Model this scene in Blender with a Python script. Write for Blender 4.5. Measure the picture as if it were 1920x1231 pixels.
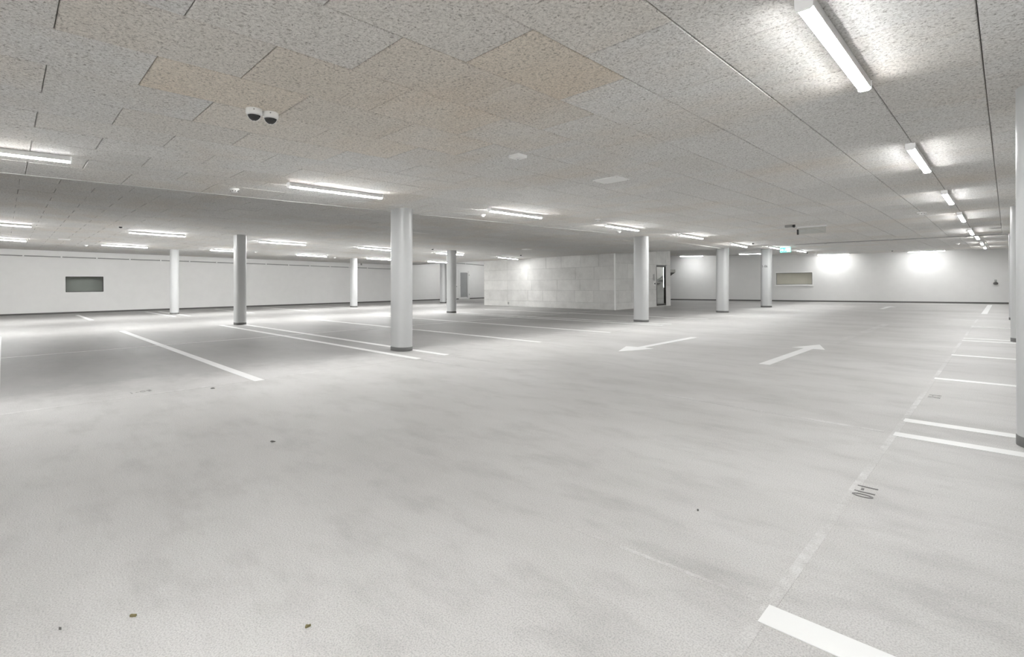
import bpy, bmesh, math, random
from mathutils import Vector, Matrix

random.seed(7)
for o in list(bpy.data.objects):
    bpy.data.objects.remove(o, do_unlink=True)
SC = bpy.context.scene
COL = SC.collection

# ------------------------------------------------------------------ camera
FPX, CAMH = 942.0, 1.2
YAW, ROLL = math.radians(44.6), math.atan(.0101)
FWD = Vector((-math.sin(YAW), math.cos(YAW), 0))
RGT = Vector((math.cos(YAW), math.sin(YAW), 0))
UPZ = Vector((0, 0, 1))
CR = RGT*math.cos(ROLL) - UPZ*math.sin(ROLL)
CU = UPZ*math.cos(ROLL) + RGT*math.sin(ROLL)
cd = bpy.data.cameras.new('camera')
cam = bpy.data.objects.new('camera', cd)
COL.objects.link(cam)
cd.sensor_fit = 'HORIZONTAL'
cd.sensor_width = 36
cd.lens = 36*FPX/1920
cd.shift_y = -(615.5-530.3)/1920
cd.clip_start = .05
cd.clip_end = 200
M = Matrix.Identity(4)
for i in range(3):
    M[i][0], M[i][1], M[i][2] = CR[i], CU[i], -FWD[i]
M[2][3] = CAMH
cam.matrix_world = M
SC.camera = cam

# ------------------------------------------------------------------ world, exposure, lamp strengths
w = bpy.data.worlds.new('world')
SC.world = w
w.use_nodes = True
w.node_tree.nodes['Background'].inputs[0].default_value = (.8, .82, .85, 1)
w.node_tree.nodes['Background'].inputs[1].default_value = .02
SC.view_settings.view_transform = 'Standard'
SC.view_settings.look = 'None'
SC.view_settings.gamma = 1
SC.view_settings.use_curve_mapping = False
SC.view_settings.exposure = 1.95
LAMP_EMIT = 66.0        # diffuser radiance
SIDE_POWER = 0.10        # watts of each area light added beside a lamp

# ------------------------------------------------------------------ materials
def new_mat(name):
    m = bpy.data.materials.new(name)
    m.use_nodes = True
    nt = m.node_tree
    return m, nt, nt.nodes['Principled BSDF']

def N(nt, t, **kw):
    n = nt.nodes.new(t)
    for k, v in kw.items():
        if k in n.inputs.keys() if hasattr(n.inputs, 'keys') else False:
            n.inputs[k].default_value = v
        else:
            setattr(n, k, v)
    return n

def noise(nt, vec, scale, detail=3, rough=.55):
    n = nt.nodes.new('ShaderNodeTexNoise')
    n.inputs['Scale'].default_value = scale
    n.inputs['Detail'].default_value = detail
    n.inputs['Roughness'].default_value = rough
    nt.links.new(vec, n.inputs['Vector'])
    return n.outputs['Fac']

def ramp(nt, fac, stops):
    r = nt.nodes.new('ShaderNodeValToRGB')
    e = r.color_ramp.elements
    while len(e) < len(stops):
        e.new(.5)
    for el, (p, c) in zip(e, stops):
        el.position = p
        el.color = (*c, 1) if len(c) == 3 else c
    nt.links.new(fac, r.inputs['Fac'])
    return r.outputs['Color']

def mixc(nt, mode, fac, a, b):
    m = nt.nodes.new('ShaderNodeMix')
    m.data_type = 'RGBA'
    m.blend_type = mode
    for sock, v in ((m.inputs['Factor'], fac), (m.inputs['A'], a), (m.inputs['B'], b)):
        if isinstance(v, (int, float)):
            sock.default_value = v
        elif isinstance(v, tuple):
            sock.default_value = (*v, 1)
        else:
            nt.links.new(v, sock)
    # colour sockets carry the same names as float ones: pick by type
    return m.outputs['Result']

def mix(nt, mode, fac, a, b):
    m = nt.nodes.new('ShaderNodeMixRGB')
    m.blend_type = mode
    for i, v in enumerate((fac, a, b)):
        if isinstance(v, (int, float)):
            m.inputs[i].default_value = v
        elif isinstance(v, tuple):
            m.inputs[i].default_value = (*v, 1)
        else:
            nt.links.new(v, m.inputs[i])
    return m.outputs['Color']

def geo_pos(nt):
    return nt.nodes.new('ShaderNodeNewGeometry').outputs['Position']

def scaled(nt, vec, s):
    m = nt.nodes.new('ShaderNodeMapping')
    m.inputs['Scale'].default_value = s
    nt.links.new(vec, m.inputs['Vector'])
    return m.outputs['Vector']

def bump(nt, b, h, strength, dist):
    n = nt.nodes.new('ShaderNodeBump')
    n.inputs['Strength'].default_value = strength
    n.inputs['Distance'].default_value = dist
    nt.links.new(h, n.inputs['Height'])
    nt.links.new(n.outputs['Normal'], b.inputs['Normal'])

def plain(name, col, rough=.5, metal=0, spec=.5, grain=.03):
    m, nt, b = new_mat(name)
    p = geo_pos(nt)
    n = noise(nt, p, 3.0, 4)
    lo = tuple(max(0, c*(1-grain)) for c in col)
    hi = tuple(min(1, c*(1+grain)) for c in col)
    nt.links.new(ramp(nt, n, [(.3, lo), (.7, hi)]), b.inputs['Base Color'])
    b.inputs['Roughness'].default_value = rough
    b.inputs['Metallic'].default_value = metal
    b.inputs['Specular IOR Level'].default_value = spec
    return m

def floor_mat(name='sealed_concrete', residue=None):
    m, nt, b = new_mat(name)
    p = geo_pos(nt)
    big = noise(nt, scaled(nt, p, (.35, .8, 1)), 1.0, 5, .6)
    mid = noise(nt, scaled(nt, p, (1.0, 2.2, 1)), 1.6, 6, .65)
    fine = noise(nt, p, 160, 2, .6)
    c = ramp(nt, big, [(.3, (.462, .454, .440)), (.5, (.524, .515, .502)), (.72, (.58, .572, .56))])
    c2 = ramp(nt, mid, [(.30, (.71, .705, .695)), (.5, (.97, .97, .965)), (.72, (1.06, 1.06, 1.06))])
    c = mix(nt, 'MULTIPLY', .75, c, c2)
    c3 = ramp(nt, fine, [(.33, (.66, .66, .66)), (.58, (1.05, 1.05, 1.05))])
    c = mix(nt, 'MULTIPLY', .8, c, c3)
    # floor colour is darker left of the drive lane, with a ragged edge
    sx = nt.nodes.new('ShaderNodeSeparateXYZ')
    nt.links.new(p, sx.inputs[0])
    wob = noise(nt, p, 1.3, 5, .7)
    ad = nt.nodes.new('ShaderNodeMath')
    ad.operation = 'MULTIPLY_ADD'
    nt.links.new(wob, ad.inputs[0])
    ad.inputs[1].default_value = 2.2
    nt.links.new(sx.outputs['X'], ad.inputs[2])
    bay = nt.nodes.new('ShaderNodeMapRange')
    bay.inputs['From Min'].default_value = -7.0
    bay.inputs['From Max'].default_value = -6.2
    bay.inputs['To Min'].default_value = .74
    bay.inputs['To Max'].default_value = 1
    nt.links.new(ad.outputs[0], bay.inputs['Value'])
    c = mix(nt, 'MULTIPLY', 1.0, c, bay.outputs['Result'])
    if residue:          # worn paint: flecks left on the concrete
        col, lo, hi, scale, top = residue
        n1 = noise(nt, p, scale, 5, .7)
        n2 = noise(nt, p, scale*.1, 3)
        k = nt.nodes.new('ShaderNodeMath')
        k.operation = 'MULTIPLY'
        nt.links.new(n1, k.inputs[0])
        nt.links.new(n2, k.inputs[1])
        mr = nt.nodes.new('ShaderNodeMapRange')
        mr.inputs['From Min'].default_value = lo*lo
        mr.inputs['From Max'].default_value = hi*hi
        mr.inputs['To Max'].default_value = top
        nt.links.new(k.outputs[0], mr.inputs['Value'])
        c = mix(nt, 'MIX', mr.outputs['Result'], c, col)
    nt.links.new(c, b.inputs['Base Color'])
    rr = nt.nodes.new('ShaderNodeMapRange')
    rr.inputs['From Min'].default_value = .3
    rr.inputs['From Max'].default_value = .7
    rr.inputs['To Min'].default_value = .42
    rr.inputs['To Max'].default_value = .68
    nt.links.new(mid, rr.inputs['Value'])
    nt.links.new(rr.outputs['Result'], b.inputs['Roughness'])
    b.inputs['Specular IOR Level'].default_value = .32
    h = mix(nt, 'ADD', .5, noise(nt, p, 190, 2), noise(nt, scaled(nt, p, (1, 2, 1)), 2.2, 4))
    bump(nt, b, h, .45, .006)
    return m

def woodwool_mat():
    m, nt, b = new_mat('wood_wool_board')
    p = geo_pos(nt)
    oi = nt.nodes.new('ShaderNodeObjectInfo')
    warp = nt.nodes.new('ShaderNodeTexNoise')
    warp.inputs['Scale'].default_value = 26
    nt.links.new(p, warp.inputs['Vector'])
    v = mix(nt, 'ADD', .05, p, warp.outputs['Color'])
    fib = noise(nt, v, 62, 3, .7)
    fib2 = noise(nt, scaled(nt, v, (1, 2.3, 1)), 105, 2, .6)
    c = ramp(nt, fib, [(.33, (.36, .35, .335)), (.43, (.68, .67, .655)), (.55, (.81, .805, .79)), (.68, (.88, .875, .865))])
    c = mix(nt, 'MULTIPLY', .5, c, ramp(nt, fib2, [(.36, (.62, .61, .59)), (.5, (1, 1, 1))]))
    st = noise(nt, scaled(nt, p, (.55, .9, 1)), .9, 5, .6)
    tan = ramp(nt, st, [(.48, (1, 1, 1)), (.72, (.96, .87, .77))])
    c = mix(nt, 'MULTIPLY', .5, c, tan)
    c = mix(nt, 'MULTIPLY', 1.0, c, oi.outputs['Color'])
    nt.links.new(c, b.inputs['Base Color'])
    b.inputs['Roughness'].default_value = .95
    b.inputs['Specular IOR Level'].default_value = .1
    bump(nt, b, fib, .55, .006)
    return m

def cast_mat():
    m, nt, b = new_mat('cast_concrete')
    p = geo_pos(nt)
    oi = nt.nodes.new('ShaderNodeObjectInfo')
    a = noise(nt, p, 1.6, 6, .65)
    f = noise(nt, p, 40, 3)
    c = ramp(nt, a, [(.3, (.64, .635, .62)), (.5, (.73, .725, .71)), (.7, (.80, .795, .78))])
    c = mix(nt, 'MULTIPLY', .4, c, ramp(nt, f, [(.3, (.8, .8, .8)), (.6, (1, 1, 1))]))
    c = mix(nt, 'MULTIPLY', 1.0, c, oi.outputs['Color'])
    nt.links.new(c, b.inputs['Base Color'])
    b.inputs['Roughness'].default_value = .8
    bump(nt, b, f, .2, .003)
    return m

def emit_mat(name, col, s):
    m, nt, b = new_mat(name)
    b.inputs['Base Color'].default_value = (*col, 1)
    b.inputs['Emission Color'].default_value = (*col, 1)
    b.inputs['Emission Strength'].default_value = s
    return m

def glass_mat(name, tint, gloss):
    m, nt, b = new_mat(name)
    nt.nodes.remove(b)
    out = nt.nodes['Material Output']
    t = nt.nodes.new('ShaderNodeBsdfTransparent')
    t.inputs[0].default_value = (*tint, 1)
    g = nt.nodes.new('ShaderNodeBsdfGlossy')
    g.inputs['Roughness'].default_value = .03
    f = nt.nodes.new('ShaderNodeFresnel')
    f.inputs[0].default_value = 1.5
    mm = nt.nodes.new('ShaderNodeMath')
    mm.operation = 'MULTIPLY'
    mm.inputs[1].default_value = gloss
    gb = nt.nodes.new('ShaderNodeNewGeometry')
    fr = nt.nodes.new('ShaderNodeMath')
    fr.operation = 'SUBTRACT'
    fr.use_clamp = True
    nt.links.new(f.outputs[0], fr.inputs[0])
    nt.links.new(gb.outputs['Backfacing'], fr.inputs[1])
    nt.links.new(fr.outputs[0], mm.inputs[0])
    x = nt.nodes.new('ShaderNodeMixShader')
    nt.links.new(mm.outputs[0], x.inputs[0])
    nt.links.new(t.outputs[0], x.inputs[1])
    nt.links.new(g.outputs[0], x.inputs[2])
    nt.links.new(x.outputs[0], out.inputs['Surface'])
    return m

MT = dict(
    floor=floor_mat(), wool=woodwool_mat(), cast=cast_mat(),
    cap=emit_mat('lamp_end_cap', (.72, .72, .71), .12),
    trim=plain('lit_edge_grey', (.55, .55, .53), .6),
    slab=plain('grey_backing', (.16, .155, .15), .9),
    wall=plain('white_wall_paint', (.87, .865, .85), .6, grain=.015, spec=.3),
    wall2=plain('white_wall_toned_down', (.78, .777, .765), .6, grain=.015, spec=.3),  # same white as the other walls, darkened to offset strong lamp light
    column=plain('pale_grey_lacquer', (.49, .497, .495), .35, grain=.01),
    band=plain('dark_base_rubber', (.13, .13, .125), .6),
    base=plain('grey_baseboard', (.12, .118, .112), .6),
    paint=plain('white_road_paint', (.74, .74, .73), .5, grain=.03),
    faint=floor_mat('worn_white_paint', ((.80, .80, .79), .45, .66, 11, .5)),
    thin=plain('thin_white_paint', (.70, .70, .685), .5),
    black=plain('black_stencil_paint', (.16, .155, .15), .6),
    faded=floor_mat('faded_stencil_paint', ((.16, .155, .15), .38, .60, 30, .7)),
    housing=plain('white_lamp_housing', (.80, .80, .79), .45, grain=.01),
    diff=emit_mat('lamp_diffuser', (.98, .985, .985), LAMP_EMIT),
    diff_strong=emit_mat('lamp_diffuser_strong', (.98, .985, .985), LAMP_EMIT*1.45),
    diff_soft=emit_mat('lamp_diffuser_soft', (.98, .985, .985), LAMP_EMIT*.56),
    diff_dim=emit_mat('lamp_diffuser_dimmed', (.98, .985, .985), LAMP_EMIT*.40),
    diff_mid=emit_mat('lamp_diffuser_mid', (.98, .985, .985), LAMP_EMIT*.82),
    diff_stair=emit_mat('stairwell_lamp_diffuser', (.98, .985, .985), LAMP_EMIT*.10),
    white=plain('white_plastic', (.93, .93, .915), .4, grain=.01),
    grey=plain('mid_grey_plastic', (.36, .36, .35), .5),
    dark=plain('black_plastic', (.02, .02, .02), .3),
    frame=plain('dark_bronze_frame', (.035, .032, .028), .4),
    dome=plain('smoked_dome', (.012, .012, .013), .08, spec=.8),
    light=plain('light_wall_trim', (.88, .88, .865), .5, grain=.01),
    niche=plain('tan_shaft_wall', (.76, .71, .63), .8),  # tan wall colour of the shaft behind the pane
    void=plain('dark_room_wall', (.55, .57, .54), .8),
    stair=plain('stairwell_plaster', (.50, .50, .47), .8),
    glass=glass_mat('clear_glass', (.96, .97, .96), 1.0),
    acrylic=glass_mat('clear_acrylic', (.93, .95, .95), 1.4),
    frost=plain('grey_door_glazing', (.40, .41, .41), .3),
    steel=plain('galvanised_steel', (.45, .45, .44), .45, metal=.6),
    green=emit_mat('lit_green_sign', (.05, .74, .56), .30),
    signw=emit_mat('lit_white_symbol', (.92, 1.0, .97), .30),
    leaf=plain('dry_leaf', (.19, .165, .08), .8),
    stain=plain('dark_scuff', (.14, .135, .13), .9),
)

# ------------------------------------------------------------------ mesh helpers
class MB:
    def __init__(self):
        self.v, self.f = [], []

    def add(self, vs, fs):
        o = len(self.v)
        self.v += [tuple(p) for p in vs]
        self.f += [tuple(i+o for i in q) for q in fs]
        return self

    def hexa(self, b, t):
        """bottom ring b (4 pts, ccw from above) and top ring t"""
        return self.add(list(b)+list(t), [(3, 2, 1, 0), (4, 5, 6, 7), (0, 1, 5, 4), (1, 2, 6, 5), (2, 3, 7, 6), (3, 0, 4, 7)])

    def box(self, x0, x1, y0, y1, z0, z1):
        return self.hexa([(x0, y0, z0), (x1, y0, z0), (x1, y1, z0), (x0, y1, z0)],
                         [(x0, y0, z1), (x1, y0, z1), (x1, y1, z1), (x0, y1, z1)])

    def cbox(self, x0, x1, y0, y1, z0, z1, c):
        """box with all vertical and horizontal edges chamfered on the ring at both ends"""
        def ring(d, z):
            return [(x0+d, y0+c, z), (x0+c, y0+d, z), (x1-c, y0+d, z), (x1-d, y0+c, z),
                    (x1-d, y1-c, z), (x1-c, y1-d, z), (x0+c, y1-d, z), (x0+d, y1-c, z)]
        return self.rings([ring(c*.6, z0), ring(0, z0+c), ring(0, z1-c), ring(c*.6, z1)])

    def rings(self, rs, cap=True):
        n = len(rs[0])
        o = len(self.v)
        for r in rs:
            self.v += [tuple(p) for p in r]
        for k in range(len(rs)-1):
            for i in range(n):
                j = (i+1) % n
                self.f.append((o+k*n+i, o+k*n+j, o+(k+1)*n+j, o+(k+1)*n+i))
        if cap:
            self.f.append(tuple(o+i for i in reversed(range(n))))
            self.f.append(tuple(o+(len(rs)-1)*n+i for i in range(n)))
        return self

    def lathe(self, prof, cx=0, cy=0, n=20):
        """prof: list of (radius, z) from bottom to top"""
        rs = [[(cx+r*math.cos(2*math.pi*i/n), cy+r*math.sin(2*math.pi*i/n), z) for i in range(n)] for r, z in prof]
        return self.rings(rs)

    def prism(self, pts, z0, z1):
        """polygon in plan, ccw"""
        return self.rings([[(x, y, z0) for x, y in pts], [(x, y, z1) for x, y in pts]])

    def tube(self, a, b, r, n=10):
        a, b = Vector(a), Vector(b)
        d = (b-a).normalized()
        u = d.orthogonal().normalized()
        w_ = d.cross(u)
        return self.rings([[p+u*r*math.cos(2*math.pi*i/n)+w_*r*math.sin(2*math.pi*i/n) for i in range(n)] for p in (a, b)])

    def bar(self, a, b, wx, hz):
        """rectangular bar between two points, width across and height in z (hangs down from the points)"""
        a, b = Vector(a), Vector(b)
        d = (b-a); d.z = 0; d.normalize()
        s = Vector((-d.y, d.x, 0))*wx/2
        k = Vector((0, 0, -hz))
        return self.hexa([a+s+k, a-s+k, b-s+k, b+s+k], [a+s, a-s, b-s, b+s])

    def xform(self, m):
        self.v = [tuple(m @ Vector(p)) for p in self.v]
        return self

    def mesh(self, name, mat, smooth=False, fix=True):
        me = bpy.data.meshes.new(name)
        me.from_pydata(self.v, [], self.f)
        if fix:
            bm = bmesh.new()
            bm.from_mesh(me)
            bmesh.ops.recalc_face_normals(bm, faces=bm.faces)
            bm.to_mesh(me)
            bm.free()
        if smooth:
            me.shade_smooth()
            me.set_sharp_from_angle(angle=math.radians(40))
        me.materials.append(MT[mat])
        return me

    def obj(self, name, mat, parent=None, smooth=False, loc=None):
        return link(name, self.mesh(name, mat, smooth), parent, loc)


def link(name, data, parent=None, loc=None):
    o = bpy.data.objects.new(name, data)
    COL.objects.link(o)
    if parent:
        o.parent = parent
    if loc:
        o.location = loc
    return o

def tag(o, label=None, cat=None, group=None, kind=None):
    for k, v in (('label', label), ('category', cat), ('group', group), ('kind', kind)):
        if v:
            o[k] = v
    return o

def thing(name, label, cat, loc=(0, 0, 0), group=None):
    return tag(link(name, None, loc=loc), label, cat, group)

def struct(name, mb, mat, smooth=False):
    return tag(mb.obj(name, mat, smooth=smooth), kind='structure')

def lerp(x, pts):
    if x <= pts[0][0]:
        return pts[0][1]
    for (a, b), (c, d) in zip(pts, pts[1:]):
        if x <= c:
            return b+(d-b)*(x-a)/(c-a)
    return pts[-1][1]

def project(p):
    v = Vector(p)-Vector((0, 0, CAMH))
    d = v.dot(FWD)
    if d < .2:
        return None
    return 960+FPX*v.dot(CR)/d, 530.3-FPX*v.dot(CU)/d

# ------------------------------------------------------------------ plan of the hall
X_RIGHT, Y_FRONT = 5.2, -5.2
BREAK = [(-40, 20.2), (-29.5, 19.8), (-20.3, 18.45), (-11.8, 18.2), (-9.4, 18.63), (-4.1, 19.37), (0, 20.3), (6, 21.3)]
def y_break(x): return lerp(x, BREAK)                       # where the low ceiling stops
def x_step(y): return -8.42+.045*y                          # step between main and left ceiling
def x_wall(y): return -30.93+.0483*(y+.086)                 # left wall
def y_back(x): return 32.6+.1484*x                          # back wall
def z_main(x, y): return 2.56-max(0, y-12.5)*(.0115+.00131*max(0, -x))
def z_left(x, y): return 2.905-.0269*y+max(0, -20-x)*.013*max(0, y)/18
def z_rear(x, y): return 2.57+max(0, -6-x)*.0267
def z_ceil(x, y):
    if y > y_break(x):
        return z_rear(x, y)
    return z_main(x, y) if x > x_step(y) else z_left(x, y)

# ------------------------------------------------------------------ floor
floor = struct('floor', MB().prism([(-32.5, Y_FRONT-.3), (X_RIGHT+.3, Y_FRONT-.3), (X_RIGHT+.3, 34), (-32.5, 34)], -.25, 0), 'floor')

def flat(name, mat, polys, z1=.003, label=None):
    mb = MB()
    if mat == 'faint':
        z1 = .0012
    for p in polys:
        mb.prism(p, -.002, z1)
    o = mb.obj(name, mat, floor)
    if label:
        o['label'] = label
    return o

def rect(x0, x1, y0, y1): return [(x0, y0), (x1, y0), (x1, y1), (x0, y1)]
def strip(a, b, wd):
    a, b = Vector(a), Vector(b)
    d = (b-a).normalized()
    s = Vector((-d.y, d.x))*wd/2
    return [tuple(a-s), tuple(b-s), tuple(b+s), tuple(a+s)]

for y in (1.92, 4.85, 5.385, 7.88, 10.47, 13.04, 13.54, 16.82):
    flat('bay_line', 'paint', [rect(-.635, 4.6, y-.062, y+.062)])
for y in (2.27, 4.675, 5.24, 7.625, 10.13, 12.66, 13.17, 15.6):
    flat('bay_line', 'paint', [rect(-17.15, -6.72, y-.06, y+.06)])
flat('bay_line', 'paint', [rect(-17.7, -6.9, -.16, -.03)])
flat('bay_line', 'paint', [rect(-28.96, -23.77, 2.21, 2.34)])
for y in (4.79, 5.29, 7.72, 10.05, 12.6):
    flat('bay_line', 'paint', [rect(-29.2, -23.5, y-.06, y+.06)])
flat('bay_line', 'paint', [rect(-.64, -.49, 23.1, 31.0)], label='wide white line running to the back wall')
flat('centre_line', 'thin', [rect(-12.335, -12.285, -4.8, 18.1)], label='thin white line splitting the double bays')
flat('edge_line', 'faint', [rect(-.655, -.612, 1.3, 20.2)], label='worn white line along the right-hand bay ends')
flat('edge_line', 'faint', [rect(-6.85, -6.79, -4.5, 18)], label='worn white line along the left-hand bay ends')
flat('scuffed_line', 'faint', [strip((-1.72, 1.94), (-.66, 1.985), .022)])
flat('scuffed_line', 'faint', [strip((-2.6, 4.93), (-.7, 4.87), .05)])
flat('scuffed_line', 'faint', [strip((-6.7, 4.68), (-4.6, 4.70), .05)])
flat('scuffed_line', 'faint', [strip((-6.65, 5.24), (-5.2, 5.25), .04)])
flat('scuffed_line', 'faint', [strip((-2.35, 11.0), (-2.3, 17.5), .16)])

def arrow(pts, label):
    flat('direction_arrow', 'paint', [pts[0], pts[1]], label=label)
# oncoming arrow: the tip points at the viewer's left; outgoing arrow: tip away
arrow(([(-4.846, 8.19), (-4.700, 8.19), (-4.700, 10.38), (-4.846, 10.38)],
       [(-4.778, 7.42), (-4.49, 8.15), (-4.70, 8.195), (-4.846, 8.195), (-5.066, 8.15)]), 'white arrow pointing towards the viewer')
arrow(([(-2.562, 7.64), (-2.415, 7.64), (-2.415, 9.90), (-2.562, 9.90)],
       [(-2.488, 10.63), (-2.758, 9.885), (-2.562, 9.895), (-2.415, 9.895), (-2.231, 9.885)]), 'white arrow pointing away down the lane')
arrow(([(-3.72, 25.0), (-3.58, 25.0), (-3.58, 26.8), (-3.72, 26.8)],
       [(-3.65, 27.5), (-3.93, 26.79), (-3.72, 26.8), (-3.58, 26.8), (-3.37, 26.79)]), 'far small white arrow near the back wall')

# ---- lettering turned into flat meshes
def lettering(text, size, squeeze, m, name, mat, parent, thick=.002, spacing=1.0):
    cu = bpy.data.curves.new('letters', 'FONT')
    cu.body = text
    cu.size = size
    cu.extrude = thick
    cu.align_x = 'CENTER'
    cu.align_y = 'BOTTOM_BASELINE'
    cu.space_character = spacing
    t = bpy.data.objects.new('letters', cu)
    COL.objects.link(t)
    bpy.context.view_layer.update()
    me = bpy.data.meshes.new_from_object(t.evaluated_get(bpy.context.evaluated_depsgraph_get()))
    bpy.data.objects.remove(t, do_unlink=True)
    me.name = name
    me.transform(m @ Matrix.Diagonal((squeeze, 1, 1, 1)))
    me.materials.clear()
    me.materials.append(MT[mat])
    return link(name, me, parent)

def frame_m(origin, xd, yd):
    xd, yd = Vector(xd).normalized(), Vector(yd).normalized()
    zd = xd.cross(yd)
    m = Matrix.Identity(4)
    for i in range(3):
        m[i][0], m[i][1], m[i][2], m[i][3] = xd[i], yd[i], zd[i], origin[i]
    return m

lettering('1-10', .142, .80, frame_m((-.63, 3.42, .001), (0, -1, 0), (1, 0, 0)), 'bay_number', 'black', floor)['label'] = 'black stencilled number 1-10'
lettering('1-11', .142, .80, frame_m((-.585, 6.66, .001), (0, -1, 0), (1, 0, 0)), 'bay_number', 'faded', floor)['label'] = 'faded stencilled number of the next bay'
lettering('1-09', .15, .85, frame_m((-7.02, 1.10, .001), (0, 1, 0), (-1, 0, 0)), 'bay_number', 'faded', floor)['label'] = 'faded stencilled number on the left'

# litter and scuffs lying on the floor
def bit(name, mat, x, y, ln, wd, rot, label, cat, group=None):
    n = 9
    mb = MB()
    up, dn = [], []
    for i in range(n):
        a = 2*math.pi*i/n
        r = 1+.35*math.sin(2.7*a+x*9)
        px, py = ln/2*math.cos(a)*r, wd/2*math.sin(a)*r
        up.append((px, py, .004+.006*abs(math.cos(a+y))))
        dn.append((px, py, 0))
    mb.rings([dn, up]).xform(Matrix.Translation((x, y, 0)) @ Matrix.Rotation(rot, 4, 'Z'))
    tag(mb.obj(name, mat), label, cat, group)
bit('leaf_scrap', 'leaf', -2.275, .327, .020, .009, .9, 'small olive leaf scrap on the floor at the lower left', 'leaf')
bit('leaf_scrap', 'leaf', -1.758, .744, .020, .007, 1.3, 'tiny curled leaf scrap at the bottom edge, right of the olive one', 'leaf')
bit('leaf_scrap', 'stain', -2.376, .134, .010, .004, .7, 'dark grey speck of leaf at the far lower left', 'leaf')
bit('floor_speck', 'stain', -1.162, 2.544, .009, .008, .2, 'dark speck on the floor left of the stencilled 1-10', 'debris')
bit('floor_speck', 'stain', -4.025, 1.446, .034, .014, .8, 'dark oval speck in the middle of the open floor', 'debris')
bit('floor_speck', 'stain', -6.638, 1.721, .05, .018, .8, 'dark speck on the floor just before the nearest left bay line', 'debris')

# ------------------------------------------------------------------ walls
def wall_run(name, A, B, h0, h1, thick, holes, mat, side):
    """vertical wall from A to B (plan), inner face on the line; holes = (s0,s1,z0,z1); side=+1 thickness to the left of A->B"""
    A, B = Vector(A), Vector(B)
    L = (B-A).length
    d = (B-A)/L
    n = Vector((-d.y, d.x))*side
    ss = sorted({0, L, *[h[0] for h in holes], *[h[1] for h in holes]})
    zs = sorted({h0, h1, *[h[2] for h in holes], *[h[3] for h in holes]})
    mb = MB()
    for s0, s1 in zip(ss, ss[1:]):
        for z0, z1 in zip(zs, zs[1:]):
            if any(s0 >= h[0]-1e-6 and s1 <= h[1]+1e-6 and z0 >= h[2]-1e-6 and z1 <= h[3]+1e-6 for h in holes):
                continue
            p = [A+d*s0, A+d*s1, A+d*s1+n*thick, A+d*s0+n*thick]
            mb.hexa([(q.x, q.y, z0) for q in p], [(q.x, q.y, z1) for q in p])
    o = struct(name, mb, mat)
    return o, A, d, n

LA, LB = (x_wall(Y_FRONT), Y_FRONT), (x_wall(28.25), 28.25)
# holes along the left wall are measured from its front end
LL = (Vector(LB)-Vector(LA)).length/(28.25-Y_FRONT)
wl, lA, lD, lN = wall_run('wall_left', LA, LB, -.05, 3.5, .3, [((2.035-Y_FRONT)*LL, (3.388-Y_FRONT)*LL, .985, 1.705), ((24.42-Y_FRONT)*LL, (25.36-Y_FRONT)*LL, .02, 2.2)], 'wall', 1)
BA, BB = (x_wall(28.25)-.3, y_back(x_wall(28.25)-.3)), (X_RIGHT+.3, y_back(X_RIGHT+.3))
bl = (Vector(BB)-Vector(BA)).length/(BB[0]-BA[0])
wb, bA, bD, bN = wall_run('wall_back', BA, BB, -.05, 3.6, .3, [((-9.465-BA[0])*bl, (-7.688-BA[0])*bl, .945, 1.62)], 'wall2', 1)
wall_run('wall_right', (X_RIGHT, Y_FRONT), (X_RIGHT, y_back(X_RIGHT)), -.05, 3.2, .3, [], 'wall', -1)
wall_run('wall_front', (X_RIGHT+.3, Y_FRONT), (x_wall(Y_FRONT)-.3, Y_FRONT), -.05, 3.5, .3, [], 'wall', 1)

def along(A, d, n, s, off, z):
    p = A+d*s-n*off
    return Vector((p.x, p.y, z))

def skirting(name, A, d, n, s0, s1):
    mb = MB()
    rs = []
    for s in (s0, s1):
        rs.append([along(A, d, n, s, o, z) for o, z in ((-.01, 0), (.022, 0), (.022, .062), (.014, .075), (-.01, .075))])
    mb.rings(rs)
    struct(name, mb, 'base')
skirting('baseboard_left', lA, lD, lN, 0, (24.36-Y_FRONT)*LL)
skirting('baseboard_left.001', lA, lD, lN, (25.42-Y_FRONT)*LL, (28.25-Y_FRONT)*LL)
skirting('baseboard_back', bA, bD, bN, .32, (Vector(BB)-Vector(BA)).length)

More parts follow.
